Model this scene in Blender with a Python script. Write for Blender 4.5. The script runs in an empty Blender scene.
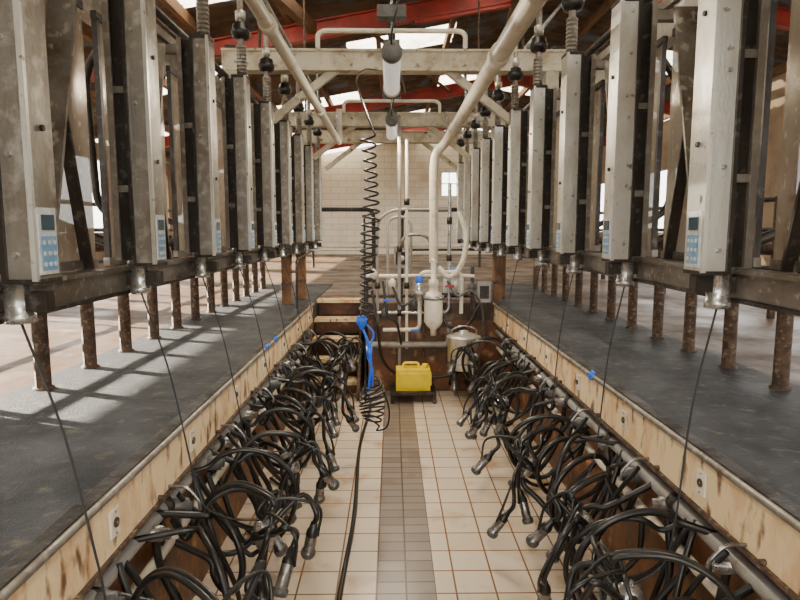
import bpy, math, random
from mathutils import Vector, Matrix
random.seed(7)
V=Vector
# ------------------------------------------------------------------ materials
def nt(name):
    m=bpy.data.materials.new(name); m.use_nodes=True
    n=m.node_tree; n.nodes.clear()
    return m,n
def node(n,t,**kw):
    x=n.nodes.new(t)
    for k,v in kw.items():
        setattr(x,k,v)
    return x
def c4(c): return (c[0],c[1],c[2],1)
def mat(name,c1,c2=None,rough=.5,metal=0,scale=6,lo=.4,hi=.62,stretch=(1,1,1),bump=.0,bscale=60,rough2=None,c3=None,s3=25,lo3=.55,hi3=.7,emis=None,es=0,trans=None,tl=None,detail=6,spec=None,iso3=False):
    m,n=nt(name); L=n.links.new
    out=node(n,'ShaderNodeOutputMaterial'); b=node(n,'ShaderNodeBsdfPrincipled')
    b.inputs['Roughness'].default_value=rough; b.inputs['Metallic'].default_value=metal
    if spec is not None: b.inputs['Specular IOR Level'].default_value=spec
    b.inputs['Base Color'].default_value=c4(c1)
    geo=node(n,'ShaderNodeNewGeometry'); mp=node(n,'ShaderNodeMapping')
    mp.inputs['Scale'].default_value=stretch; L(geo.outputs['Position'],mp.inputs['Vector'])
    col=None
    if c2:
        t=node(n,'ShaderNodeTexNoise'); t.inputs['Scale'].default_value=scale; t.inputs['Detail'].default_value=detail; t.inputs['Roughness'].default_value=.65
        L(mp.outputs[0],t.inputs['Vector'])
        r=node(n,'ShaderNodeMapRange'); r.inputs[1].default_value=lo; r.inputs[2].default_value=hi
        L(t.outputs['Fac'],r.inputs[0])
        mx=node(n,'ShaderNodeMix',data_type='RGBA'); mx.inputs[6].default_value=c4(c1); mx.inputs[7].default_value=c4(c2)
        L(r.outputs[0],mx.inputs[0]); col=mx.outputs[2]
        if rough2 is not None:
            rr=node(n,'ShaderNodeMapRange'); rr.inputs[3].default_value=rough; rr.inputs[4].default_value=rough2
            L(r.outputs[0],rr.inputs[0]); L(rr.outputs[0],b.inputs['Roughness'])
        if c3:
            t3=node(n,'ShaderNodeTexNoise'); t3.inputs['Scale'].default_value=s3; t3.inputs['Detail'].default_value=5
            L(geo.outputs['Position'] if iso3 else mp.outputs[0],t3.inputs['Vector'])
            r3=node(n,'ShaderNodeMapRange'); r3.inputs[1].default_value=lo3; r3.inputs[2].default_value=hi3
            L(t3.outputs['Fac'],r3.inputs[0])
            m3=node(n,'ShaderNodeMix',data_type='RGBA'); L(col,m3.inputs[6]); m3.inputs[7].default_value=c4(c3); L(r3.outputs[0],m3.inputs[0]); col=m3.outputs[2]
        L(col,b.inputs['Base Color'])
    if bump>0:
        tb=node(n,'ShaderNodeTexNoise'); tb.inputs['Scale'].default_value=bscale; tb.inputs['Detail'].default_value=4
        L(mp.outputs[0],tb.inputs['Vector']); bp=node(n,'ShaderNodeBump'); bp.inputs['Strength'].default_value=bump; bp.inputs['Distance'].default_value=.01
        L(tb.outputs['Fac'],bp.inputs['Height']); L(bp.outputs[0],b.inputs['Normal'])
    if emis:
        b.inputs['Emission Color'].default_value=c4(emis); b.inputs['Emission Strength'].default_value=es
    sh=b.outputs[0]
    if tl is not None:
        tt=node(n,'ShaderNodeBsdfTranslucent'); tt.inputs[0].default_value=c4(c1)
        if col: L(col,tt.inputs[0])
        ms=node(n,'ShaderNodeMixShader'); ms.inputs[0].default_value=tl
        L(sh,ms.inputs[1]); L(tt.outputs[0],ms.inputs[2]); sh=ms.outputs[0]
    if trans is not None:
        tr=node(n,'ShaderNodeBsdfTransparent'); tr.inputs[0].default_value=(.95,.97,1,1)
        ms=node(n,'ShaderNodeMixShader'); ms.inputs[0].default_value=trans
        L(sh,ms.inputs[1]); L(tr.outputs[0],ms.inputs[2]); sh=ms.outputs[0]
    L(sh,out.inputs['Surface'])
    return m
def brickmat(name,c1,c2,mort,bw,rh,ms,offset,axes,grime,glo,ghi,gscale,rough=.4,bump=.4,off=(0,0)):
    m,n=nt(name); L=n.links.new
    out=node(n,'ShaderNodeOutputMaterial'); b=node(n,'ShaderNodeBsdfPrincipled'); b.inputs['Roughness'].default_value=rough
    geo=node(n,'ShaderNodeNewGeometry'); sp=node(n,'ShaderNodeSeparateXYZ'); L(geo.outputs['Position'],sp.inputs[0])
    cb=node(n,'ShaderNodeCombineXYZ')
    a0=node(n,'ShaderNodeMath',operation='ADD'); a0.inputs[1].default_value=off[0]+50*bw
    a1=node(n,'ShaderNodeMath',operation='ADD'); a1.inputs[1].default_value=off[1]+50*rh
    L(sp.outputs[axes[0]],a0.inputs[0]); L(sp.outputs[axes[1]],a1.inputs[0]); L(a0.outputs[0],cb.inputs[0]); L(a1.outputs[0],cb.inputs[1])
    t=node(n,'ShaderNodeTexBrick'); t.offset=offset; t.squash=1
    t.inputs['Color1'].default_value=c4(c1); t.inputs['Color2'].default_value=c4(c2); t.inputs['Mortar'].default_value=c4(mort)
    t.inputs['Scale'].default_value=1; t.inputs['Mortar Size'].default_value=ms; t.inputs['Mortar Smooth'].default_value=.1
    t.inputs['Brick Width'].default_value=bw; t.inputs['Row Height'].default_value=rh
    L(cb.outputs[0],t.inputs['Vector'])
    g=node(n,'ShaderNodeTexNoise'); g.inputs['Scale'].default_value=gscale; g.inputs['Detail'].default_value=7; L(geo.outputs['Position'],g.inputs['Vector'])
    r=node(n,'ShaderNodeMapRange'); r.inputs[1].default_value=glo; r.inputs[2].default_value=ghi; L(g.outputs['Fac'],r.inputs[0])
    mx=node(n,'ShaderNodeMix',data_type='RGBA'); L(r.outputs[0],mx.inputs[0]); L(t.outputs['Color'],mx.inputs[6]); mx.inputs[7].default_value=c4(grime)
    L(mx.outputs[2],b.inputs['Base Color'])
    bp=node(n,'ShaderNodeBump'); bp.inputs['Strength'].default_value=bump; bp.inputs['Distance'].default_value=.004; bp.invert=True
    L(t.outputs['Fac'],bp.inputs['Height']); L(bp.outputs[0],b.inputs['Normal'])
    L(b.outputs[0],out.inputs['Surface'])
    return m
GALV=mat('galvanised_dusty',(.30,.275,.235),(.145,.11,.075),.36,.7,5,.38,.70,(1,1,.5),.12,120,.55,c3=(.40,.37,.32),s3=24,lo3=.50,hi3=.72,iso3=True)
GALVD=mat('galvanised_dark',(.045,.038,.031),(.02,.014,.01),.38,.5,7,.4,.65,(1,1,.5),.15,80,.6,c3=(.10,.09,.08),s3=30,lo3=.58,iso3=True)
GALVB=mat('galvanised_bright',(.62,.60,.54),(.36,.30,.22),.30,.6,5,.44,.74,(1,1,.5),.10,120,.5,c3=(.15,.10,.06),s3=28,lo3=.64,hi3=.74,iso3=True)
STEEL=mat('stainless_dull',(.50,.50,.49),(.22,.20,.17),.25,.85,18,.42,.68,rough2=.45)
DSTEEL=mat('cup_shell_steel',(.32,.31,.30),(.12,.10,.09),.26,.85,25,.42,.68,rough2=.45)
RAIL=mat('rail_zinc',(.21,.19,.165),(.09,.065,.042),.36,.6,5,.40,.66,(1,.5,1),.12,60,.6,c3=(.36,.33,.29),s3=25,lo3=.58,iso3=True)
RUST=mat('rusty_steel',(.105,.060,.035),(.045,.027,.017),.75,.2,22,.4,.6,bump=.5,bscale=80,c3=(.22,.16,.11),s3=40)
RUBBER=mat('black_rubber',(.006,.006,.007),(.018,.016,.014),.34,0,20)
GREYR=mat('grey_rubber',(.06,.06,.062),(.12,.11,.10),.4,.1,30)
CORD=mat('cord_black',(.015,.015,.015),None,.7)
PVC=mat('pvc_cream',(.68,.62,.50),(.38,.28,.17),.38,0,7,.5,.75,bump=.05)
PVCG=mat('pvc_grey',(.28,.26,.23),(.18,.13,.08),.42,0,9,.5,.7)
BEAM=mat('painted_beam',(.54,.49,.37),(.27,.20,.12),.6,0,6,.42,.7,bump=.2,c3=(.12,.06,.025),s3=14,lo3=.60,hi3=.72)
RED=mat('red_oxide',(.40,.035,.025),(.17,.025,.018),.55,.0,4,.4,.7)
WOOD=mat('old_timber',(.19,.09,.038),(.075,.036,.018),.85,0,5,.4,.65,(1,.3,1),.3,40)
ROOF=mat('fibre_cement',(.13,.085,.055),(.06,.04,.025),.85,0,2.5,.4,.65,c3=(.13,.16,.20),s3=2,lo3=.5,hi3=.62)
FASC=mat('cream_fascia',(.68,.51,.29),(.44,.21,.07),.6,0,5,.48,.70,(1,1,.4),.25,70,c3=(.13,.055,.02),s3=16,lo3=.54,hi3=.66)
PITW=mat('pit_wall_rust',(.20,.075,.024),(.06,.026,.012),.5,0,4,.4,.65,bump=.4,bscale=30,c3=(.42,.23,.09),s3=9,lo3=.58,hi3=.72)
MAT=mat('rubber_mat_floor',(.042,.045,.051),(.020,.021,.025),.48,0,2.2,.35,.65,bump=.5,bscale=120,rough2=.66,c3=(.12,.10,.075),s3=16,lo3=.56,hi3=.74,spec=.35)
YARD=mat('yard_concrete',(.13,.075,.040),(.055,.030,.017),.36,0,1.3,.4,.65,bump=.35,bscale=14,rough2=.65,c3=(.21,.16,.11),s3=4,lo3=.56,hi3=.7,spec=.35)
GROUND=mat('outside_ground',(.16,.14,.10),(.10,.12,.06),.9,0,.6)
RENDER=mat('wall_render',(.30,.22,.14),(.17,.11,.065),.9,0,1.5,.4,.7,bump=.2,bscale=20)
LAMPG=mat('lamp_diffuser',(.7,.7,.66),None,.25,0,emis=(1,.97,.9),es=.4)
LAMPW=mat('lamp_housing',(.16,.16,.15),(.09,.08,.07),.5,0,10)
YEL=mat('yellow_plastic',(.88,.66,.004),(.66,.46,.008),.4,0,9,.5,.75)
BLUE=mat('blue_plastic',(.012,.12,.66),None,.35)
LBLUE=mat('keypad_blue',(.10,.26,.46),(.2,.3,.38),.35,0,30)
WHITE=mat('white_label',(.55,.58,.60),(.42,.41,.39),.4,0,25)
LCD=mat('lcd_dark',(.03,.06,.08),None,.15)
SHEET=mat('grimy_clear_sheet',(.44,.37,.28),(.23,.165,.105),.12,.35,3.2,.4,.68,(1,1,.5),.1,30,.3,c3=(.62,.56,.47),s3=40,lo3=.60,hi3=.7,trans=.25,tl=.45)
SKYL=mat('translucent_sheet',(.70,.68,.60),(.34,.29,.21),.6,0,3,.4,.7,trans=.12,tl=.85)
TILE=brickmat('tile_cream',(.66,.54,.40),(.73,.62,.49),(.22,.11,.05),.2,.2,.005,0,(0,1),(.40,.20,.08),.55,.80,3.2,rough=.25,off=(.08,0))
TILED=brickmat('tile_grey',(.20,.155,.125),(.28,.225,.185),(.08,.045,.028),.15,.1,.005,0,(0,1),(.15,.085,.05),.55,.8,3,rough=.3,off=(.08,0))
BLOCK=brickmat('block_wall',(.84,.75,.59),(.76,.67,.52),(.58,.49,.37),.5,.2,.010,.5,(0,2),(.48,.36,.22),.54,.82,.7,rough=.9)
# ------------------------------------------------------------------ mesh builder
class MB:
    def __init__(s): s.v=[];s.f=[];s.m=[];s.sm=[];s.mats=[]
    def mi(s,m):
        if m not in s.mats: s.mats.append(m)
        return s.mats.index(m)
    def add(s,vs,fs,m,smooth=False):
        o=len(s.v); s.v+= [tuple(v) for v in vs]; k=s.mi(m)
        for f in fs: s.f.append([o+i for i in f]); s.m.append(k); s.sm.append(smooth)
    def box(s,x0,x1,y0,y1,z0,z1,m):
        vs=[(x,y,z) for z in(z0,z1) for y in(y0,y1) for x in(x0,x1)]
        s.add(vs,[(0,2,3,1),(4,5,7,6),(0,1,5,4),(2,6,7,3),(0,4,6,2),(1,3,7,5)],m)
    def obox(s,c,size,rot,m):
        R=rot.to_3x3() if hasattr(rot,'to_3x3') else rot
        h=V(size)/2; vs=[V(c)+R@V((sx*h.x,sy*h.y,sz*h.z)) for sz in(-1,1) for sy in(-1,1) for sx in(-1,1)]
        s.add(vs,[(0,2,3,1),(4,5,7,6),(0,1,5,4),(2,6,7,3),(0,4,6,2),(1,3,7,5)],m)
    def bar(s,a,b,w,h,m,up=(0,0,1)):
        a=V(a);b=V(b);d=(b-a).normalized();u=V(up)
        if abs(d.dot(u))>.98:u=V((0,1,0))
        x=d.cross(u).normalized();z=x.cross(d)
        R=Matrix((x,d,z)).transposed()
        s.obox((a+b)/2,(w,(b-a).length,h),R,m)
    def tube(s,pts,r,m,seg=10,caps=True,radii=None):
        pts=[V(p) for p in pts]; n=len(pts)
        T=[]
        for i in range(n):
            a=pts[max(i-1,0)];b=pts[min(i+1,n-1)]
            t=(b-a); T.append(t.normalized() if t.length>1e-9 else V((0,0,1)))
        ref=V((0,0,1)) if abs(T[0].z)<.9 else V((1,0,0))
        nx=T[0].cross(ref).normalized(); vs=[]
        for i in range(n):
            nx=(nx-T[i]*nx.dot(T[i])).normalized(); ny=T[i].cross(nx)
            rr=radii[i] if radii else r
            for k in range(seg):
                a=2*math.pi*k/seg; vs.append(pts[i]+(nx*math.cos(a)+ny*math.sin(a))*rr)
        fs=[(i*seg+k,i*seg+(k+1)%seg,(i+1)*seg+(k+1)%seg,(i+1)*seg+k) for i in range(n-1) for k in range(seg)]
        s.add(vs,fs,m,True)
        if caps:
            s.add([vs[k] for k in range(seg)],[tuple(reversed(range(seg)))],m)
            s.add([vs[(n-1)*seg+k] for k in range(seg)],[tuple(range(seg))],m)
    def cyl(s,a,b,r,m,seg=16,r2=None): s.tube([a,b],r,m,seg,True,[r,r if r2 is None else r2])
    def lathe(s,o,d,prof,m,seg=18):
        o=V(o);d=V(d).normalized()
        ref=V((0,0,1)) if abs(d.z)<.9 else V((1,0,0)); nx=d.cross(ref).normalized(); ny=d.cross(nx); vs=[]
        for (h,r) in prof:
            for k in range(seg):
                a=2*math.pi*k/seg; vs.append(o+d*h+(nx*math.cos(a)+ny*math.sin(a))*max(r,1e-4))
        n=len(prof)
        fs=[(i*seg+k,i*seg+(k+1)%seg,(i+1)*seg+(k+1)%seg,(i+1)*seg+k) for i in range(n-1) for k in range(seg)]
        s.add(vs,fs,m,True)
    def mesh(s,name):
        me=bpy.data.meshes.new(name); me.from_pydata(s.v,[],s.f)
        for m in s.mats: me.materials.append(m)
        me.polygons.foreach_set('material_index',s.m); me.polygons.foreach_set('use_smooth',s.sm); me.update()
        import bmesh
        b=bmesh.new(); b.from_mesh(me); bmesh.ops.recalc_face_normals(b,faces=b.faces); b.to_mesh(me); b.free()
        return me
    def obj(s,name,loc=(0,0,0),bevel=0):
        o=bpy.data.objects.new(name,s.mesh(name)); o.location=loc; bpy.context.collection.objects.link(o)
        if bevel:
            md=o.modifiers.new('bev','BEVEL'); md.width=bevel; md.segments=2; md.limit_method='ANGLE'; md.angle_limit=.7
        return o
def inst(name,me,loc,rot=(0,0,0)):
    o=bpy.data.objects.new(name,me); o.location=loc; o.rotation_euler=rot; bpy.context.collection.objects.link(o); return o
def cr(pts,n=8):
    P=[V(p) for p in pts]; P=[2*P[0]-P[1]]+P+[2*P[-1]-P[-2]]; out=[]
    for i in range(1,len(P)-2):
        for k in range(n):
            t=k/n; a,b,c,d=P[i-1],P[i],P[i+1],P[i+2]
            out.append(.5*((2*b)+(c-a)*t+(2*a-5*b+4*c-d)*t*t+(3*b-a-3*c+d)*t**3))
    out.append(P[-2]); return out
def fil(pts,r=.06,n=6):
    P=[V(p) for p in pts]; out=[P[0]]
    for i in range(1,len(P)-1):
        a=P[i]+(P[i-1]-P[i]).normalized()*min(r,(P[i-1]-P[i]).length*.45); c=P[i]+(P[i+1]-P[i]).normalized()*min(r,(P[i+1]-P[i]).length*.45)
        for k in range(n+1):
            t=k/n; out.append(a*(1-t)**2+P[i]*2*t*(1-t)+c*t*t)
    out.append(P[-1]); return out
# ------------------------------------------------------------------ layout
XL,XR=-.88,1.13          # platform edges
PW_L,PW_R=-.98,1.22      # pit walls under the overhang
YB,YE=-2.5,6.6
CL,CR=-.95,.99           # columns
YL=[.79+.74*i for i in range(10)]
YR=[1.07+.73*i for i in range(11)]
BX0,BX1,BY0,BY1=-6.0,6.5,-6.0,20.0
RX=2.5
def rz(x): return 4.5+.18*(x+1) if x<=RX else 4.5+.18*(RX+1)-.18*(x-RX)
b=MB()
b.box(PW_L,-.08,YB,YE+.7,-.1,0,TILE); b.box(-.08,.22,YB,YE+.7,-.1,0,TILED); b.box(.22,PW_R,YB,YE+.7,-.1,0,TILE)
b.obj('floor')
b=MB(); b.box(PW_L-.15,PW_L,YB,YE+.7,0,.78,PITW); b.obj('pit_wall_left')
b=MB(); b.box(PW_R,PW_R+.15,YB,YE+.7,0,.78,PITW); b.obj('pit_wall_right')
b=MB(); b.box(-.33,PW_R,YE,YE+.15,0,.8,PITW); b.obj('pit_wall_end')
b=MB(); b.box(PW_L,PW_R,YB-.15,YB,0,.8,PITW); b.obj('pit_wall_near')
b=MB(); b.box(PW_L,-.33,YE+.7,YE+.8,0,.99,PITW); b.box(-.33,-.27,YE,YE+.8,.0,.99,PITW); b.obj('stairwell_wall')
b=MB(); b.box(-1.9,XL-.012,YB,9,.78,1.0,MAT); b.obj('cow_platform_slab',bevel=.004)
b=MB(); b.box(XR+.012,2.1,YB,9,.78,1.0,MAT); b.obj('cow_platform_slab',bevel=.004)
b=MB()
b.box(BX0,-1.9,BY0,BY1,.7,.995,YARD); b.box(2.1,BX1,BY0,BY1,.7,.995,YARD)
b.box(-1.9,2.1,9,BY1,.7,.995,YARD); b.box(-1.9,2.1,BY0,YB-.0,.8,.995,YARD)
b.box(-.27,XR,YE,9,.8,.995,YARD); b.box(XL,-.27,YE+.8,9,.8,.995,YARD)
b.obj('yard_floor')
b=MB(); b.box(-60,BX0,-40,60,.5,.9,GROUND); b.box(BX1,60,-40,60,.5,.9,GROUND); b.box(BX0,BX1,-40,BY0,.5,.9,GROUND); b.box(BX0,BX1,BY1,60,.5,.9,GROUND); b.obj('ground')
def fascia(s,X,ys,name):
    b=MB()
    x0,x1=sorted((X,X+s*.02)); b.box(x0,x1,YB,YE,.78,1.0,FASC)
    x0,x1=sorted((X-s*.008,X+s*.045)); b.box(x0,x1,YB,YE,.985,1.008,GALVD)
    b.cyl((X-s*.004,YB,.987),(X-s*.004,YE,.987),.016,GALV,10)
    x0,x1=sorted((X-s*.012,X+s*.03)); b.box(x0,x1,YB,YE,.772,.79,RUST)
    for y in ys:
        if y>YE-.1: continue
        yy=y+.28
        x0,x1=sorted((X,X-s*.008)); b.box(x0,x1,yy-.03,yy+.03,.84,.93,PVC)
        b.lathe((X-s*.008,yy,.885),(-s,0,0),[(0,.016),(.006,.016),(.007,.008),(.002,.006)],RUST,12)
        for dz in(.85,.92): b.cyl((X-s*.008,yy,dz),(X-s*.012,yy,dz),.004,STEEL,6)
        b.cyl((X,y-.1,.8),(X-s*.02,y-.1,.8),.01,RUST,8)
    b.obj(name,bevel=.002)
fascia(-1,XL,YL,'trim_1'); fascia(1,XR,YR,'trim_2')
# ------------------------------------------------------------------ stall columns
def column_mesh(s,name):
    b=MB(); q=lambda u:-s*u
    def bx(u0,u1,y0,y1,z0,z1,m):
        x0,x1=sorted((q(u0),q(u1))); b.box(x0,x1,y0,y1,z0,z1,m)
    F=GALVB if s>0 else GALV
    bx(.01,.085,-.052,.048,1.675,2.71,F)
    bx(.074,.087,-.062,-.050,1.675,2.71,GALVB)
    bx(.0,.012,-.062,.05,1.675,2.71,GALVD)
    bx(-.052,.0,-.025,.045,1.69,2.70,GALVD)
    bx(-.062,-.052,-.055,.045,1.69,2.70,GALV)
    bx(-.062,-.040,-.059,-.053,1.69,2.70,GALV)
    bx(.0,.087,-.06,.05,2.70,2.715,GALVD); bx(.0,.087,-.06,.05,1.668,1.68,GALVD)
    for z in (1.74,1.98,2.25,2.5,2.66):
        b.cyl((q(.035),-.052,z),(q(.035),-.061,z),.007,STEEL,6)
    for z in (1.95,2.3): bx(-.055,.0,-.035,-.025,z-.012,z+.012,GALV)
    for z in (2.05,2.42): b.cyl((q(.085),.0,z),(q(.092),.0,z),.008,GALVD,8)
    bx(.085,.090,-.048,.030,1.69,1.855,WHITE)
    bx(.090,.092,-.042,.024,1.70,1.785,LBLUE)
    bx(.090,.093,-.036,.018,1.80,1.838,LCD)
    for r in range(3):
        for c in range(3):
            b.cyl((q(.091),-.031+c*.022,1.715+r*.027),(q(.094),-.031+c*.022,1.715+r*.027),.006,WHITE,10)
    b.lathe((0,0,1.69),(0,0,-1),[(0,.042),(.02,.042),(.022,.034),(.10,.034),(.103,.038),(.125,.038),(.126,.01),(.126,0)],STEEL,18)
    b.cyl((q(.05),0,2.7),(q(.05),0,3.42),.019,GALV,12)
    prof=[]; z=.0
    for k in range(9): prof+=[(z,.03),(z+.012,.03),(z+.014,.024),(z+.02,.024)]; z+=.021
    b.lathe((q(.05),0,2.71),(0,0,1),prof,GALV,14)
    b.lathe((q(.05),0,2.93),(0,0,1),[(0,.02),(.004,.045),(.03,.058),(.05,.058),(.055,.05),(.085,.045),(.1,.02)],RUBBER,20)
    b.lathe((q(.05),0,3.04),(0,0,1),[(0,.019),(.0,.03),(.05,.03),(.055,.019)],GALVB,14)
    return b.mesh(name)
mL=column_mesh(-1,'cluster_remover_column_l'); mR=column_mesh(1,'cluster_remover_column_r')
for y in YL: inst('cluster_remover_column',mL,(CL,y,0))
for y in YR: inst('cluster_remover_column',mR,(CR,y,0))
# ------------------------------------------------------------------ stall frame each side
def frame(s,X,ys,zb,name):
    b=MB(); y1=ys[-1]+.35; y0=-1.5
    o=lambda d:X+s*d
    def bx(d0,d1,a,c,z0,z1,m):
        x0,x1=sorted((o(d0),o(d1))); b.box(x0,x1,a,c,z0,z1,m)
    bx(.045,.10,y0,y1,zb,zb+.10,RAIL)
    bx(.03,.045,y0,y1,zb+.085,zb+.10,RAIL)
    bx(.03,.045,y0,y1,zb,zb+.012,GALVD)
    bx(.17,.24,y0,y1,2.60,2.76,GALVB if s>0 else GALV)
    bx(.15,.17,y0,y1,2.72,2.76,GALV)
    b.cyl((o(.30),y0,2.95),(o(.30),y1,2.95),.025,GALVD,10)
    b.cyl((o(-.05),y0,3.40),(o(-.05),y1,3.40),.025,GALV,10)
    for y in ys:
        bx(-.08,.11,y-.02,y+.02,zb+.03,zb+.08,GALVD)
        bx(.0,.18,y-.02,y+.02,2.64,2.68,GALV)
    for k,y in enumerate(ys[:-1]):
        b.bar((o(.115),y+.26,zb+.10),(o(.115),y+.52,2.62),.012,.12,RAIL if k%2 else GALV,up=(1,0,0))
        b.bar((o(.122),y+.60,zb+.10),(o(.122),y+.46,2.3),.010,.04,GALVD,up=(1,0,0))
        b.bar((o(.42),y+.15,1.9),(o(.42),y+.42,2.75),.03,.05,GALVD)
        b.tube(fil([(o(.30),y+.1,2.95),(o(.6),y+.15,2.6),(o(.62),y+.25,1.9),(o(.26),y+.3,1.75)],.1),.02,GALVD,8)
    for y in [ys[0]+.35,4.76+.05,7.3]:
        bx(.24,.32,y-.04,y+.04,zb,3.2,GALVD)
        bx(.10,.32,y-.03,y+.03,zb+.02,zb+.08,GALVD)
    b.obj(name)
frame(-1,CL,YL,1.565,'milking_stall_frame'); frame(1,CR,YR,1.585,'milking_stall_frame')
for s,X,ys,zb in((-1,CL,YL,1.675),(1,CR,YR,1.695)):
    for y in ys[:-1]:
        b=MB(); x=X+s*.145
        b.box(x-.003,x+.003,y+.06,y+.70,zb,2.58,SHEET)
        b.box(x-.01,x+.01,y+.05,y+.70,2.57,2.60,GALVD); b.box(x-.012,x+.012,y+.05,y+.70,zb-.01,zb+.02,RAIL)
        b.box(x-.01,x+.01,y+.055,y+.075,zb,2.58,GALVD)
        b.obj('rump_splash_panel')
for s,X,y0,n in((-1,-1.77,1.1,16),(1,1.97,1.05,16)):
    b=MB()
    for i in range(n):
        y=y0+.475*i
        b.lathe((X,y,.998),(0,0,1),[(0,.05),(.012,.05),(.014,.038),(.72,.036),(.72,0)],RUST,14)
    b.cyl((X,y0-.3,1.70),(X,y0+.475*n,1.70),.03,RUST,12)
    b.obj('rusty_bollard_rail')
    b=MB(); XX=X+s*1.5
    for i in range(5):
        b.cyl((XX,1+2.2*i,.99),(XX,1+2.2*i,2.1),.035,RUST,10)
    for z in(1.45,1.8,2.08): b.cyl((XX,.5,z),(XX,10.5,z),.024,GALVD,10)
    b.obj('yard_fence')
# ------------------------------------------------------------------ clusters
def cluster_mesh(s,wallx,colx,zst,seed,name):
    R=random.Random(seed); b=MB()
    P=lambda u,y,z:V((wallx-s*u,y,z))
    cu,cy,cz=.36+R.uniform(-.06,.07),R.uniform(-.10,.10),.58+R.uniform(-.09,.06)
    b.tube(fil([P(0,0,.80),P(.07,0,.80),P(.12,0,.74),P(.12,0,.70)],.03),.007,DSTEEL,8)
    tl=V((-s*R.uniform(.1,.9),R.uniform(-.5,.5),-1)).normalized(); C=P(cu,cy,cz)
    b.lathe(C+(-tl)*.05,tl,[(0,0),(0,.02),(.01,.036),(.035,.043),(.05,.044),(.052,.05),(.062,.05),(.064,.043),(.10,.036),(.125,.018),(.13,0)],STEEL,18)
    b.lathe(C+tl*.012,tl,[(-.02,.047),(-.02,.055),(.014,.055),(.014,.047)],RUBBER,18)
    for k in range(4):
        du=(.0 if k<2 else .15)+R.uniform(-.05,.05); dy=(-.13 if k%2 else .13)+R.uniform(-.07,.07)
        top=P(cu+du,cy+dy,cz-.05+R.uniform(-.15,.08)); d=V((-s*R.uniform(-.3,.8),R.uniform(-.6,.6),-1)).normalized()
        sgn=1 if dy>0 else -1
        st=C+V((-s*.03 if k>1 else s*.01,.035*sgn,.015))
        b.tube(cr([st,st+V((-s*.05,dy*.6,.05)),(st+top)/2+V((-s*.04,dy*.7,.11)),top-d*.07,top],7),.0115,RUBBER,8)
        b.lathe(top,d,[(-.02,0),(-.02,.014),(.015,.018),(.02,.024),(.04,.026)],RUBBER,14)
        b.lathe(top+d*.04,d,[(0,.0245),(.085,.0245),(.087,.027)],DSTEEL,14)
        b.lathe(top+d*.125,d,[(0,.027),(.004,.031),(.020,.031),(.030,.026),(.032,.012),(.02,.010)],GREYR,14)
        b.tube(cr([C+V((0,0,.05)),C+V((-s*.05,dy*.6,.12)),top+V((-s*.02,dy*.2,.08)),top+d*.05+V((-s*.026,0,0))],7),.007,RUBBER,6)
    z0=R.uniform(.08,.24); yo=R.choice((-1,1))*R.uniform(.12,.26)
    b.tube(cr([C+tl*.06,C+tl*.13+V((s*.04,0,0)),P(cu-.04,cy+yo*.4,z0+.13),P(cu-.18,cy+yo*.9,z0),P(.10,cy+yo*1.1,z0+.08),P(.0,cy+yo,z0+.28),P(-.02,yo*.8,.66)],8),.0155,RUBBER,10)
    for t in(0,.024):
        b.tube(cr([C+V((0,t,.05)),C+V((-s*.04,t,.13)),P(cu-.12,cy-yo*.5+t,cz+.17),P(.12,-yo*.8+t,cz+.10),P(.02,-yo+t,cz-.08),P(-.04,-yo*.9+t,.60)],8),.010,RUBBER,8)
    for j in range(3):
        yc=-.26+.26*j+R.uniform(-.09,.09); rr=R.uniform(.14,.23); ang=R.uniform(-1.1,1.1); zc=.44+R.uniform(-.08,.07); pts=[]
        a0=math.radians(R.uniform(95,150)); a1=math.radians(R.uniform(-190,-90)); el=R.uniform(1.0,1.35); tw=R.uniform(-.08,.08)
        for i in range(13):
            f=i/12; a=a0+(a1-a0)*f; w=rr*math.cos(a)*(1+.15*math.sin(5*f)); h=rr*el*math.sin(a)
            pts.append(P(.17+w*math.cos(ang)+tw*f,yc+w*math.sin(ang)+.08*f,zc+h))
        pts=[P(-.05,yc-.06,.70)]+pts+[P(-.05,yc+.10,.50)]
        b.tube(cr(pts,4),.0145 if j else .012,RUBBER,9)
    b.tube(cr([P(-.03,-.34,.68),P(.09,-.28,.44),P(.22,-.1,.24+R.uniform(-.06,.06)),P(.18,.12,.28),P(.07,.27,.50),P(-.03,.36,.70)],8),.013,RUBBER,8)
    b.tube(cr([P(.0,.1,.72),P(.10,.16,.52),P(.14+R.uniform(0,.1),.2,.2),P(.10,.3,.03),P(.0,.42,.02)],8),.011,RUBBER,8)
    b.lathe(P(.0,yo*.8,.66),(-s,0,0),[(-.05,.03),(.01,.03),(.012,.022),(.04,.022),(.04,0)],DSTEEL,12)
    b.lathe(P(.0,-yo*.9,.66),(-s,0,0),[(-.06,.035),(.03,.035),(.034,.02),(.05,.02),(.05,0)],GREYR,12)
    top=V((colx,0,zst)); ua=.10 if s<0 else .24
    b.tube(cr([C+V((0,0,.05)),P(ua+.12,cy*.5,.66),P(ua+.02,0,.74),P(ua-.01,0,.9),P(ua,0,.95).lerp(top,.5)+V((-s*.008,0,0)),top],8),.0034,CORD,6)
    return b.mesh(name)
ML=[cluster_mesh(-1,XL,CL,1.57,10+i,'milking_cluster_l%d'%i) for i in range(5)]
MR=[cluster_mesh(1,XR,CR,1.57,30+i,'milking_cluster_r%d'%i) for i in range(5)]
for i,y in enumerate(YL):
    if y<6.0: inst('milking_cluster',ML[i%5],(0,y,0))
for i,y in enumerate(YR):
    if y<5.6: inst('milking_cluster',MR[(i*3+1)%5],(0,y,0))
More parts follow.
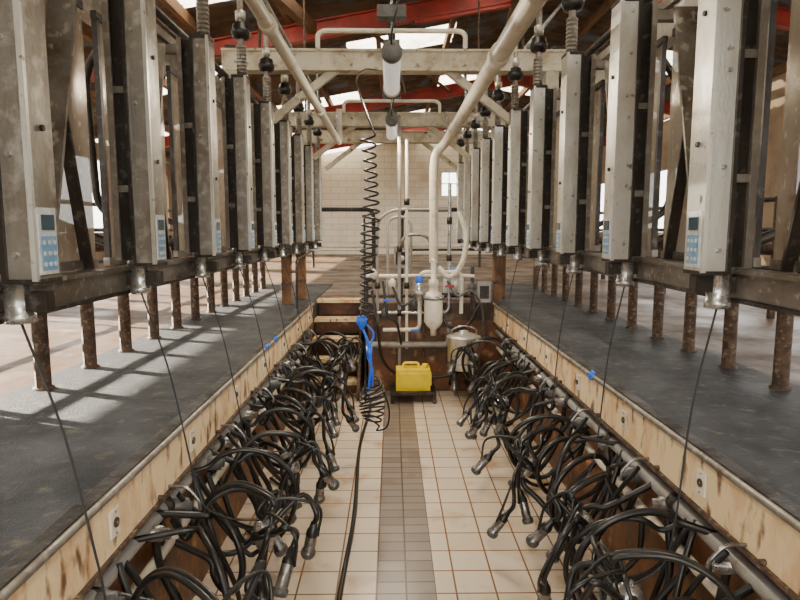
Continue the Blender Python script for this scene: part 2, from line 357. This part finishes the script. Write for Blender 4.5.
for s,X in((-1,PW_L),(1,PW_R)):
    b=MB(); x=X-s*.045
    b.cyl((x,YB+.05,.68),(x,YE-.05,.68),.032,PVCG,16); b.cyl((x,YB+.05,.50),(x,YE-.05,.50),.022,PVC,14)
    for k in range(12):
        y=YB+.4+.74*k
        b.lathe((x,y,.68),(0,1,0),[(-.02,.032),(-.02,.045),(.02,.045),(.02,.032)],GALVD,14)
        b.box(min(X,x-.0),max(X,x),y-.012,y+.012,.44,.74,GALVD)
    b.obj('milk_line_pipe')
# overhead lines
b=MB()
b.tube(fil([(.57,-1.5,2.72),(.57,6.55,2.72),(.45,6.55,2.60),(.45,6.5,1.45)],.18,8),.048,PVC,18)
for y in(1.2,3.3,5.6): b.lathe((.57,y,2.72),(0,1,0),[(-.05,.048),(-.05,.058),(.05,.058),(.05,.048)],PVC,18)
for y in(2.2,4.76,6.4): b.cyl((.57,y,2.72),(.57,y,3.02),.008,STEEL,8)
b.obj('overhead_vacuum_pipe')
b=MB()
b.tube(fil([(-.57,-1.5,2.74),(-.57,6.7,2.74),(-.57,6.7,3.1)],.1),.032,PVC,16)
b.tube(fil([(-.66,-1.5,2.86),(-.66,7.1,2.86)],.1),.014,GALV,8)
for y in(1,2.9,4.9): b.lathe((-.57,y,2.74),(0,1,0),[(-.04,.032),(-.04,.042),(.04,.042),(.04,.032)],PVC,16)
for y in(2.2,4.76,6.4): b.cyl((-.57,y,2.74),(-.57,y,3.02),.008,STEEL,8)
b.obj('overhead_air_pipe')
for y in(.6,4.76,7.2,8.5):
    b=MB()
    b.box(-1.28,1.32,y-.05,y+.05,3.00,3.15,BEAM); b.box(-1.28,1.32,y-.065,y+.065,3.135,3.155,BEAM); b.box(-1.28,1.32,y-.065,y+.065,2.995,3.01,BEAM)
    for s in(-1,1):
        b.bar((s*.42,y,3.02),(s*.92,y,2.64),.05,.06,BEAM)
        b.box(s*1.22-.05,s*1.22+.05,y-.06,y+.06,2.86,3.0,BEAM)
        b.cyl((s*1.0,y,3.15),(s*1.0,y,rz(s*1.0)-.1),.012,RUST,8)
    b.tube(fil([(-.55,y-.1,3.15),(-.55,y-.1,3.27),(.55,y-.1,3.27),(.55,y-.1,3.15)],.08),.018,PVC,10)
    b.box(-.56,-.54,y-.12,y,3.14,3.16,PVC); b.box(.54,.56,y-.12,y,3.14,3.16,PVC)
    b.obj('cross_beam',bevel=.004)
def lamp(y,L):
    b=MB()
    b.lathe((0,y,2.87),(0,1,0),[(0,0),(0,.05),(.01,.063),(.05,.066),(.052,.058)],LAMPW,22)
    b.lathe((0,y+.05,2.87),(0,1,0),[(0,.058),(L-.10,.058)],LAMPG,22)
    b.lathe((0,y+L-.05,2.87),(0,1,0),[(0,.058),(.002,.066),(.04,.064),(.05,.05),(.05,0)],PVC,22)
    b.box(-.05,.05,y+.05,y+L-.05,2.92,2.95,LAMPW)
    for yy in(y+.2,y+L-.2):
        b.cyl((0,yy,2.95),(0,yy,3.34),.007,STEEL,8); b.box(-.07,.07,yy-.012,yy+.012,2.93,2.94,GALV)
    b.box(-.09,.09,y+.1,y+.2,3.10,3.17,LAMPW)
    b.tube(cr([(0,y+.02,2.9),(.0,y-.06,2.95),(.03,y-.04,3.1),(.03,y+.15,3.14)],6),.006,RUBBER,6)
    b.obj('tube_lamp')
lamp(-.6,1.1); lamp(3.75,1.0); lamp(6.0,1.0)  # first lamp is out of view, added to go with a fill light
b=MB(); b.box(-.03,.03,-1,8.4,3.33,3.37,GALVD)
b.tube(cr([(.05,1,3.4),(.2,3,3.36),(.0,5,3.4),(.15,7,3.35)],8),.01,RUBBER,6); b.obj('lamp_carrier_rail')
# ------------------------------------------------------------------ coiled air hose
b=MB(); hx,hy=-.155,4.0
b.tube(cr([(-.12,4.69,3.0),(-.2,4.5,2.95),(-.24,4.2,2.8),(-.18,4.05,2.6),(hx+.045,hy,2.42)],8),.006,RUBBER,8)
pts=[]; turns=20
for i in range(turns*14+1):
    t=i/(turns*14); a=2*math.pi*i/14; z=2.42-1.17*(t**.93); r=.050*(1-.2*math.sin(t*9))
    pts.append((hx+r*math.cos(a)+.02*math.sin(t*5),hy+r*math.sin(a),z))
b.tube(pts,.0072,RUBBER,7)
e=V(pts[-1])
b.tube(cr([e,(hx-.05,hy,1.24),(hx-.05,hy,1.20)],5),.006,RUBBER,7)
b.lathe((hx-.05,hy,1.225),(0,0,-1),[(0,.01),(.0,.03),(.02,.038),(.05,.038),(.07,.02),(.09,.012)],BLUE,16)
b.tube(cr([(hx-.05,hy,1.15),(hx-.01,hy,1.05),(hx+.01,hy,.9),(hx-.01,hy,.7)],8),.009,BLUE,10)
b.tube(cr([(hx-.03,hy,1.18),(hx+.03,hy,1.1),(hx-.01,hy,.98),(hx+.02,hy,.85),(hx+.02,hy,.74)],8),.007,BLUE,8)
b.lathe((hx,hy,1.02),(0,.1,-1),[(0,.012),(0,.022),(.09,.018),(.10,.01)],BLUE,12)
pts=[]
for i in range(9*16+1):
    t=i/(9*16); a=2*math.pi*i/16; r=.045+.045*math.sin(t*math.pi); pts.append((hx+.02+r*math.cos(a),hy+r*.8*math.sin(a),.78-.30*t+.03*math.sin(a+t*4)))
b.tube(pts,.0065,RUBBER,7)
b.tube(cr([pts[-1],(hx+.05,hy,.43),(hx+.12,hy,.46),(hx+.13,hy,.6),(hx+.05,hy,.8)],8),.006,RUBBER,7)
b.obj('coiled_air_hose')
b=MB(); b.tube(cr([(-.2,-1,.014),(-.22,1,.014),(-.26,2.6,.014),(-.24,3.6,.014),(-.27,4.8,.014),(-.22,5.9,.014),(-.25,6.3,.014)],10),.014,RUBBER,8); b.obj('floor_hose')
# ------------------------------------------------------------------ end of pit
b=MB()
for k in range(5):
    y0=YE-.30+.19*k; zt=.2*k+.18
    b.box(-.90,-.36,y0,y0+.24,zt-.035,zt,FASC); b.box(-.90,-.36,y0+.2,y0+.22,max(0,zt-.2),zt-.035,PITW)
for x in(-.93,-.36): b.bar((x,YE-.42,.04),(x,YE+.55,.93),.03,.16,RUST)
b.obj('pit_stairs')
b=MB()
b.tube([(-.28,6.15,0),(-.28,6.15,1.92)],.012,GALVD,10)
b.tube(fil([(-.97,6.1,.99),(-.97,6.1,1.50),(-.97,7.3,1.55)],.1),.013,GALVD,8)
b.obj('stair_handrail')
for x,y in((-1.14,6.5),(-1.05,6.95),(1.19,6.75),(1.30,7.15)):
    b=MB(); b.box(x-.05,x+.05,y-.05,y+.05,1.0,1.56 if x<0 else 1.58,WOOD); b.box(x-.054,x+.054,y-.054,y+.054,1.2,1.24,RUST); b.box(x-.054,x+.054,y-.054,y+.054,1.5,1.53,RUST); b.obj('timber_post',bevel=.006)
b=MB()
Y=6.52
b.tube(fil([(.08,Y,.3),(.08,Y,2.55),(.08,Y+.1,3.0)],.05),.02,PVCG,10)
b.tube(fil([(.16,Y,.5),(.16,Y,2.75)],.05),.017,PVC,10)
b.tube(fil([(-.16,Y,.50),(-.16,Y,1.55),(-.16,Y,1.9),(.0,Y,2.02),(.62,Y,2.02)],.12),.016,PVCG,10)
b.tube(fil([(-.3,Y-.03,.55),(.62,Y-.03,.55),(.62,Y-.03,.8)],.06),.034,PVCG,14)
b.tube(fil([(-.1,Y-.06,.72),(.3,Y-.06,.72),(.3,Y-.06,1.35),(.75,Y-.06,1.35),(.75,Y-.06,.9)],.08),.022,PVC,12)
b.tube(fil([(-.25,Y,.9),(.62,Y,.9),(.62,Y,2.3)],.08),.02,STEEL,12)
b.tube(fil([(.35,Y,.4),(.35,Y,1.1),(.9,Y,1.1),(.9,Y,.85)],.1),.018,RUST,10)
b.tube(cr([(.5,Y-.05,1.4),(.62,Y-.1,1.3),(.75,Y-.1,1.45),(.8,Y-.05,1.75),(.72,Y,2.0)],8),.03,PVC,14)
b.tube(cr([(.0,Y-.05,1.2),(.1,Y-.15,1.0),(.25,Y-.12,1.1),(.3,Y-.05,1.3)],8),.014,RUBBER,8)
b.tube(cr([(.5,Y-.1,1.0),(.6,Y-.2,.78),(.8,Y-.15,.78),(.95,Y-.05,1.0)],8),.018,RUBBER,8)
b.tube(cr([(-.1,Y-.05,1.25),(-.05,Y-.12,.9),(.05,Y-.12,.8),(.1,Y-.05,.55)],8),.014,RUBBER,8)
b.tube(cr([(-.22,Y-.05,1.15),(-.16,Y-.14,.8),(-.1,Y-.12,.4),(.1,Y-.1,.22),(.5,Y-.1,.2),(.95,Y-.08,.3)],8),.016,RUBBER,8)
b.tube(cr([(.6,Y-.05,1.25),(.7,Y-.14,1.1),(.85,Y-.12,1.15),(.98,Y-.05,.95),(1.0,Y-.05,.6)],8),.014,GREYR,8)
for x,z in((.08,.9),(.08,1.6),(.16,1.2),(.16,2.1),(.62,1.5),(.62,1.9),(-.16,1.2)):
    b.lathe((x,Y,z),(0,0,1),[(-.035,.02),(-.035,.03),(.035,.03),(.035,.02)],GALVD,12)
for x,z in((-.05,1.05),(.25,.72),(.62,1.2)):
    b.cyl((x,Y-.03,z),(x,Y-.1,z),.012,STEEL,8); b.box(x-.05,x+.05,Y-.115,Y-.1,z-.012,z+.012,BLUE if x<.5 else RED)
for x,z in((.0,1.22),(.24,1.0),(.30,1.18),(-.08,.9),(.52,1.02),(-.2,1.32),(.68,1.22),(.86,1.18)):
    b.lathe((x,Y-.03,z),(0,0,1),[(-.05,0),(-.05,.025),(-.02,.04),(.03,.04),(.05,.02),(.07,0)],GREYR if z<1.2 else PVC,12)
    b.cyl((x,Y-.03,z),(x,Y+.03,z),.012,GALVD,8)
b.tube(fil([(-.3,Y+.03,1.3),(.9,Y+.03,1.3)],.02),.022,PVC,10)
b.tube(fil([(-.3,Y+.03,1.08),(.9,Y+.03,1.08)],.02),.018,GALVD,10)
for x in(-.28,.88): b.box(x-.02,x+.02,Y+.02,Y+.06,.8,1.4,GALVD)
b.box(.93,1.07,Y-.06,Y+.04,1.02,1.24,PVCG); b.box(.95,1.05,Y-.07,Y-.06,1.06,1.2,GALVD)
b.obj('washing_pipework')
b=MB(); c=(.44,6.32)
b.lathe((c[0],c[1],1.28),(0,0,-1),[(-.2,.03),(0,.03),(.0,.05),(.05,.055),(.07,.045),(.12,.045),(.14,.08),(.19,.098),(.45,.098),(.50,.07),(.53,.035),(.60,.03),(.60,0)],PVC,24)
b.lathe((c[0],c[1],1.10),(0,0,1),[(-.03,.10),(-.03,.112),(.01,.112),(.01,.1)],STEEL,24)
b.cyl((c[0],c[1],1.45),(c[0],6.5,1.48),.03,PVC,12)
b.bar((c[0],c[1],.72),(c[0],6.6,.72),.03,.03,GALVD); b.bar((c[0]-.09,c[1],1.0),(c[0]-.09,6.6,1.0),.03,.03,GALVD)
b.lathe((c[0]-.15,c[1]+.05,1.22),(0,0,-1),[(-.02,0),(-.02,.04),(.05,.045),(.06,.05),(.15,.05),(.17,.02),(.17,0)],STEEL,18)
b.lathe((c[0]-.15,c[1]+.05,1.28),(0,0,-1),[(-.04,0),(-.04,.035),(.04,.035),(.06,.025)],BLUE,16)
b.obj('milk_filter_unit')
b=MB(); bx_,by_=.745,6.15
b.lathe((bx_,by_,.36),(0,0,1),[(0,0),(0,.15),(.02,.17),(.32,.17),(.33,.176),(.345,.176),(.355,.15),(.375,.09),(.38,.05),(.40,.05),(.41,0)],GALVB,28)
b.lathe((bx_,by_,.43),(0,0,1),[(0,.17),(0,.174),(.015,.174),(.015,.17)],STEEL,28)
b.tube(cr([(bx_-.12,by_-.02,.70),(bx_-.12,by_-.04,.78),(bx_,by_-.05,.82),(bx_+.12,by_-.04,.78),(bx_+.12,by_-.02,.70)],6),.008,STEEL,8)
b.box(bx_-.14,bx_+.14,by_-.05,6.6,.33,.36,GALVD); b.bar((bx_-.1,by_,.34),(bx_-.1,6.6,.08),.025,.025,GALVD); b.bar((bx_+.1,by_,.34),(bx_+.1,6.6,.08),.025,.025,GALVD)
b.obj('stainless_milk_bucket')
b=MB(); b.box(-.02,.46,6.08,6.44,.09,.12,GALVD)
for x in(.0,.44):
    for y in(6.10,6.42): b.box(x-.015,x+.015,y-.015,y+.015,0,.09,GALVD)
b.obj('low_steel_rack')
b=MB()
b.box(.04,.40,6.15,6.35,.12,.35,YEL)
b.box(.07,.37,6.142,6.15,.15,.31,YEL); b.box(.38,.415,6.17,6.33,.17,.30,YEL)
b.obj('jerrycan',bevel=.018)
j=bpy.data.objects['jerrycan']
b=MB(); b.tube(fil([(.12,6.25,.34),(.12,6.25,.40),(.28,6.25,.40),(.28,6.25,.34)],.03),.014,YEL,10); b.obj('handle').parent=j
b=MB(); b.lathe((.35,6.25,.345),(0,0,1),[(0,.03),(.015,.03),(.016,.034),(.045,.034),(.047,0)],YEL,16); b.obj('cap').parent=j
b=MB(); b.box(.02,.20,6.65,6.73,1.38,1.60,GALV); b.box(.04,.18,6.64,6.65,1.42,1.56,GALVD); b.lathe((.11,6.64,1.49),(0,-1,0),[(0,.03),(.01,.03),(.012,0)],WHITE,14)
b.box(.1,.12,6.7,6.74,.99,1.4,GALVD); b.obj('pulsator_control_box')
b=MB()
Yf=9.2
b.tube(fil([(-1.6,Yf,2.11),(-.28,Yf,2.11),(-.28,Yf,1.0)],.12),.032,GALVD,12)
b.tube(fil([(.15,Yf,1.0),(.15,Yf,2.11),(1.6,Yf,2.11)],.12),.032,GALVD,12)
for x in(-1.6,1.6): b.cyl((x,Yf,.99),(x,Yf,2.11),.026,GALVD,10)
b.cyl((.15,Yf,1.5),(1.6,Yf,1.5),.018,GALVD,10); b.cyl((-1.6,Yf,1.5),(-.28,Yf,1.5),.018,PVC,10)
b.obj('yard_gate')
b=MB()
b.cyl((-3.5,13,1.45),(3.5,13,1.45),.03,PVC,10)
for x in(-3.4,-1.7,0.2,1.9,3.4): b.cyl((x,13,.99),(x,13,1.5),.03,RUST,10)
b.obj('yard_rail')
b=MB()
b.tube(fil([(.1,6.9,.99),(.1,6.9,1.75),(.45,6.9,1.75),(.45,6.9,.99)],.16,8),.02,GALV,10)
b.tube(fil([(-.05,7.0,.99),(-.05,7.0,1.95),(.22,7.0,1.95),(.22,7.0,.99)],.13,8),.018,PVCG,10)
b.obj('hoop_guard_rail')
b=MB(); b.lathe((.72,7.0,.995),(0,0,1),[(0,0),(0,.11),(.02,.12),(.28,.12),(.3,.1),(.34,.03),(.34,0)],WHITE,20); b.lathe((.72,7.0,1.3),(0,0,1),[(0,.04),(.06,.035),(.06,0)],BLUE,12); b.obj('detergent_drum')
for x,y in((-1.035,2.62),(1.075,2.9)):
    b=MB(); b.box(x-.03,x+.03,y-.04,y+.04,1.78,1.93,RUBBER); b.box(x-.02,x+.02,y-.05,y-.04,1.80,1.9,GALVD); b.cyl((x,y,1.93),(x,y,2.1),.008,RUBBER,6); b.obj('valve_box',bevel=.005)
for x,y in((XL+.012,4.05),(XL+.012,4.35),(XR-.012,3.25)):
    b=MB()
    for k in range(3):
        b.tube([(x+.012*math.cos(a*.5),y+.02*k+.01*math.sin(a*1.3),.995+.02*math.sin(a)) for a in [i*.6 for i in range(12)]],.006,BLUE,6)
    b.obj('blue_twine')
# ------------------------------------------------------------------ shell
def side_wall(x0,x1,zt,name):
    b=MB()
    b.box(x0,x1,BY0,BY1,.9,1.75,RENDER); b.box(x0,x1,BY0,BY1,3.25,zt,RENDER)
    y=BY0
    while y<BY1-.3:
        b.box(x0,x1,y,y+.6,1.75,3.25,RENDER); y+=3.2
    b.box(x0,x1,BY1-.5,BY1,1.75,3.25,RENDER)
    b.obj(name)
side_wall(BX0-.2,BX0,rz(BX0)-.03,'wall_left'); side_wall(BX1,BX1+.2,rz(BX1)-.03,'wall_right')
def prism(b,xs,zb,m,y0,y1):
    n=len(xs); vs=[]
    for y in(y0,y1):
        for x in xs: vs.append((x,y,zb))
        for x in reversed(xs): vs.append((x,y,rz(x)-.03))
    N=2*n; fs=[tuple(range(N)),tuple(range(2*N-1,N-1,-1))]+[(i,(i+1)%N,N+(i+1)%N,N+i) for i in range(N)]
    b.add(vs,fs,m)
b=MB(); w0,w1,wz0,wz1=1.62,2.15,2.9,3.7
prism(b,[BX0-.2,w0],.9,BLOCK,BY1,BY1+.2); prism(b,[w1,RX,BX1+.2],.9,BLOCK,BY1,BY1+.2); prism(b,[w0,w1],wz1,BLOCK,BY1,BY1+.2); b.box(w0,w1,BY1,BY1+.2,.9,wz0,BLOCK)
b.obj('wall_back')
b=MB()
for x in(w0,(w0+w1)/2-.015,w1-.03): b.box(x,x+.03,BY1+.05,BY1+.1,wz0,wz1,WHITE)
for z in(wz0,(wz0+wz1)/2,wz1-.03): b.box(w0,w1,BY1+.05,BY1+.1,z,z+.03,WHITE)
b.obj('window_1')
b=MB(); xs=[BX0-.4,-4.2,-2.4,-.7,1.0,RX]; xs2=[RX,4.2,5.8,BX1+.5]
for XS in(xs,xs2):
    for i in range(len(XS)-1):
        ys=[BY0-.3+.06*k for k in range(int((BY1-BY0+.8)/.06)+1)]
        vs=[]
        for y in ys:
            dz=.022*math.sin(2*math.pi*y/.24)
            vs+= [(XS[i],y,rz(XS[i])+.1+dz),(XS[i+1],y,rz(XS[i+1])+.1+dz)]
        fo=[];ft=[]
        for k in range(len(ys)-1):
            blk=int((ys[k]+7)//1.1); lit=((blk*7+i*3+(5 if XS is xs2 else 0))%6==0)
            (ft if lit else fo).append((2*k,2*k+1,2*k+3,2*k+2))
        b.add(vs,fo,ROOF,True); b.add(vs,ft,SKYL,True)
b.obj('ceiling')
for k in range(12):
    x=BX0+.3+k*1.1
    b=MB(); b.box(x-.035,x+.035,BY0-.2,BY1+.0,rz(x)-.06,rz(x)+.07,WOOD); b.obj('roof_purlin')
for y in(-2,3,8,13,17.5):
    b=MB()
    for (xa,xb) in((BX0,RX),(RX,BX1)):
        za,zb=rz(xa)-.18,rz(xb)-.18
        b.bar((xa,y,za),(xb,y,zb),.03,.2,RED); b.bar((xa,y,za+.1),(xb,y,zb+.1),.12,.02,RED); b.bar((xa,y,za-.1),(xb,y,zb-.1),.12,.02,RED)
    b.bar((RX-2.2,y,rz(RX-2.2)-.3),(RX,y,rz(RX)-.3),.08,.06,RED)
    for x in(BX0+.1,BX1-.1): b.box(x-.07,x+.07,y-.07,y+.07,.99,rz(x)-.2,RED)
    b.obj('roof_rafter')
b=MB(); b.cyl((-2.5,8,4.0),(.2,4.9,3.15),.02,GALVD,8); b.cyl((2.2,8,4.7),(1.0,4.8,3.15),.02,GALVD,8); b.cyl((-.4,8.0,4.4),(1.2,13,4.7),.03,WOOD,8)
b.bar((-1.5,5.5,4.3),(-1.0,8,4.35),.1,.14,WOOD); b.bar((1.2,5.0,4.6),(2.2,13,4.85),.1,.14,WOOD); b.obj('roof_brace')
# ------------------------------------------------------------------ light
w=bpy.data.worlds.new('w'); bpy.context.scene.world=w; w.use_nodes=True; n=w.node_tree; n.nodes.clear()
o=n.nodes.new('ShaderNodeOutputWorld'); bg=n.nodes.new('ShaderNodeBackground'); sk=n.nodes.new('ShaderNodeTexSky')
sk.sky_type='HOSEK_WILKIE' if hasattr(sk,'turbidity') else sk.sky_type
sk.sun_direction=V((-.5,.6,.55)).normalized(); sk.turbidity=5
mx=n.nodes.new('ShaderNodeMix'); mx.data_type='RGBA'; mx.inputs[0].default_value=.65; mx.inputs[7].default_value=(1,.97,.92,1)
n.links.new(sk.outputs[0],mx.inputs[6]); n.links.new(mx.outputs[2],bg.inputs[0]); bg.inputs[1].default_value=9
n.links.new(bg.outputs[0],o.inputs[0])
sd=bpy.data.lights.new('sun','SUN'); sd.energy=60; sd.angle=.01; sd.color=(1,.89,.72)
so=bpy.data.objects.new('sun',sd); bpy.context.collection.objects.link(so)
d=V((.86,-.34,-.395)).normalized(); so.rotation_euler=d.to_track_quat('-Z','Y').to_euler()
for y in(-.05,4.25,6.5):  # area lights added as warm fill under the lamps, whose tubes look off
    ld=bpy.data.lights.new('added_fill_light','AREA'); ld.shape='RECTANGLE'; ld.size=.1; ld.size_y=.9; ld.energy=44; ld.color=(1,.88,.70)
    lo=bpy.data.objects.new('added_fill_light',ld); lo.location=(0,y,2.79); bpy.context.collection.objects.link(lo)
cd=bpy.data.cameras.new('camera'); cd.lens=27; cd.sensor_width=36; cd.clip_start=.03
co=bpy.data.objects.new('camera',cd); co.location=(0,0,1.8); co.rotation_euler=(math.radians(90-6.65),0,math.radians(-.76)); bpy.context.collection.objects.link(co)
bpy.context.scene.camera=co
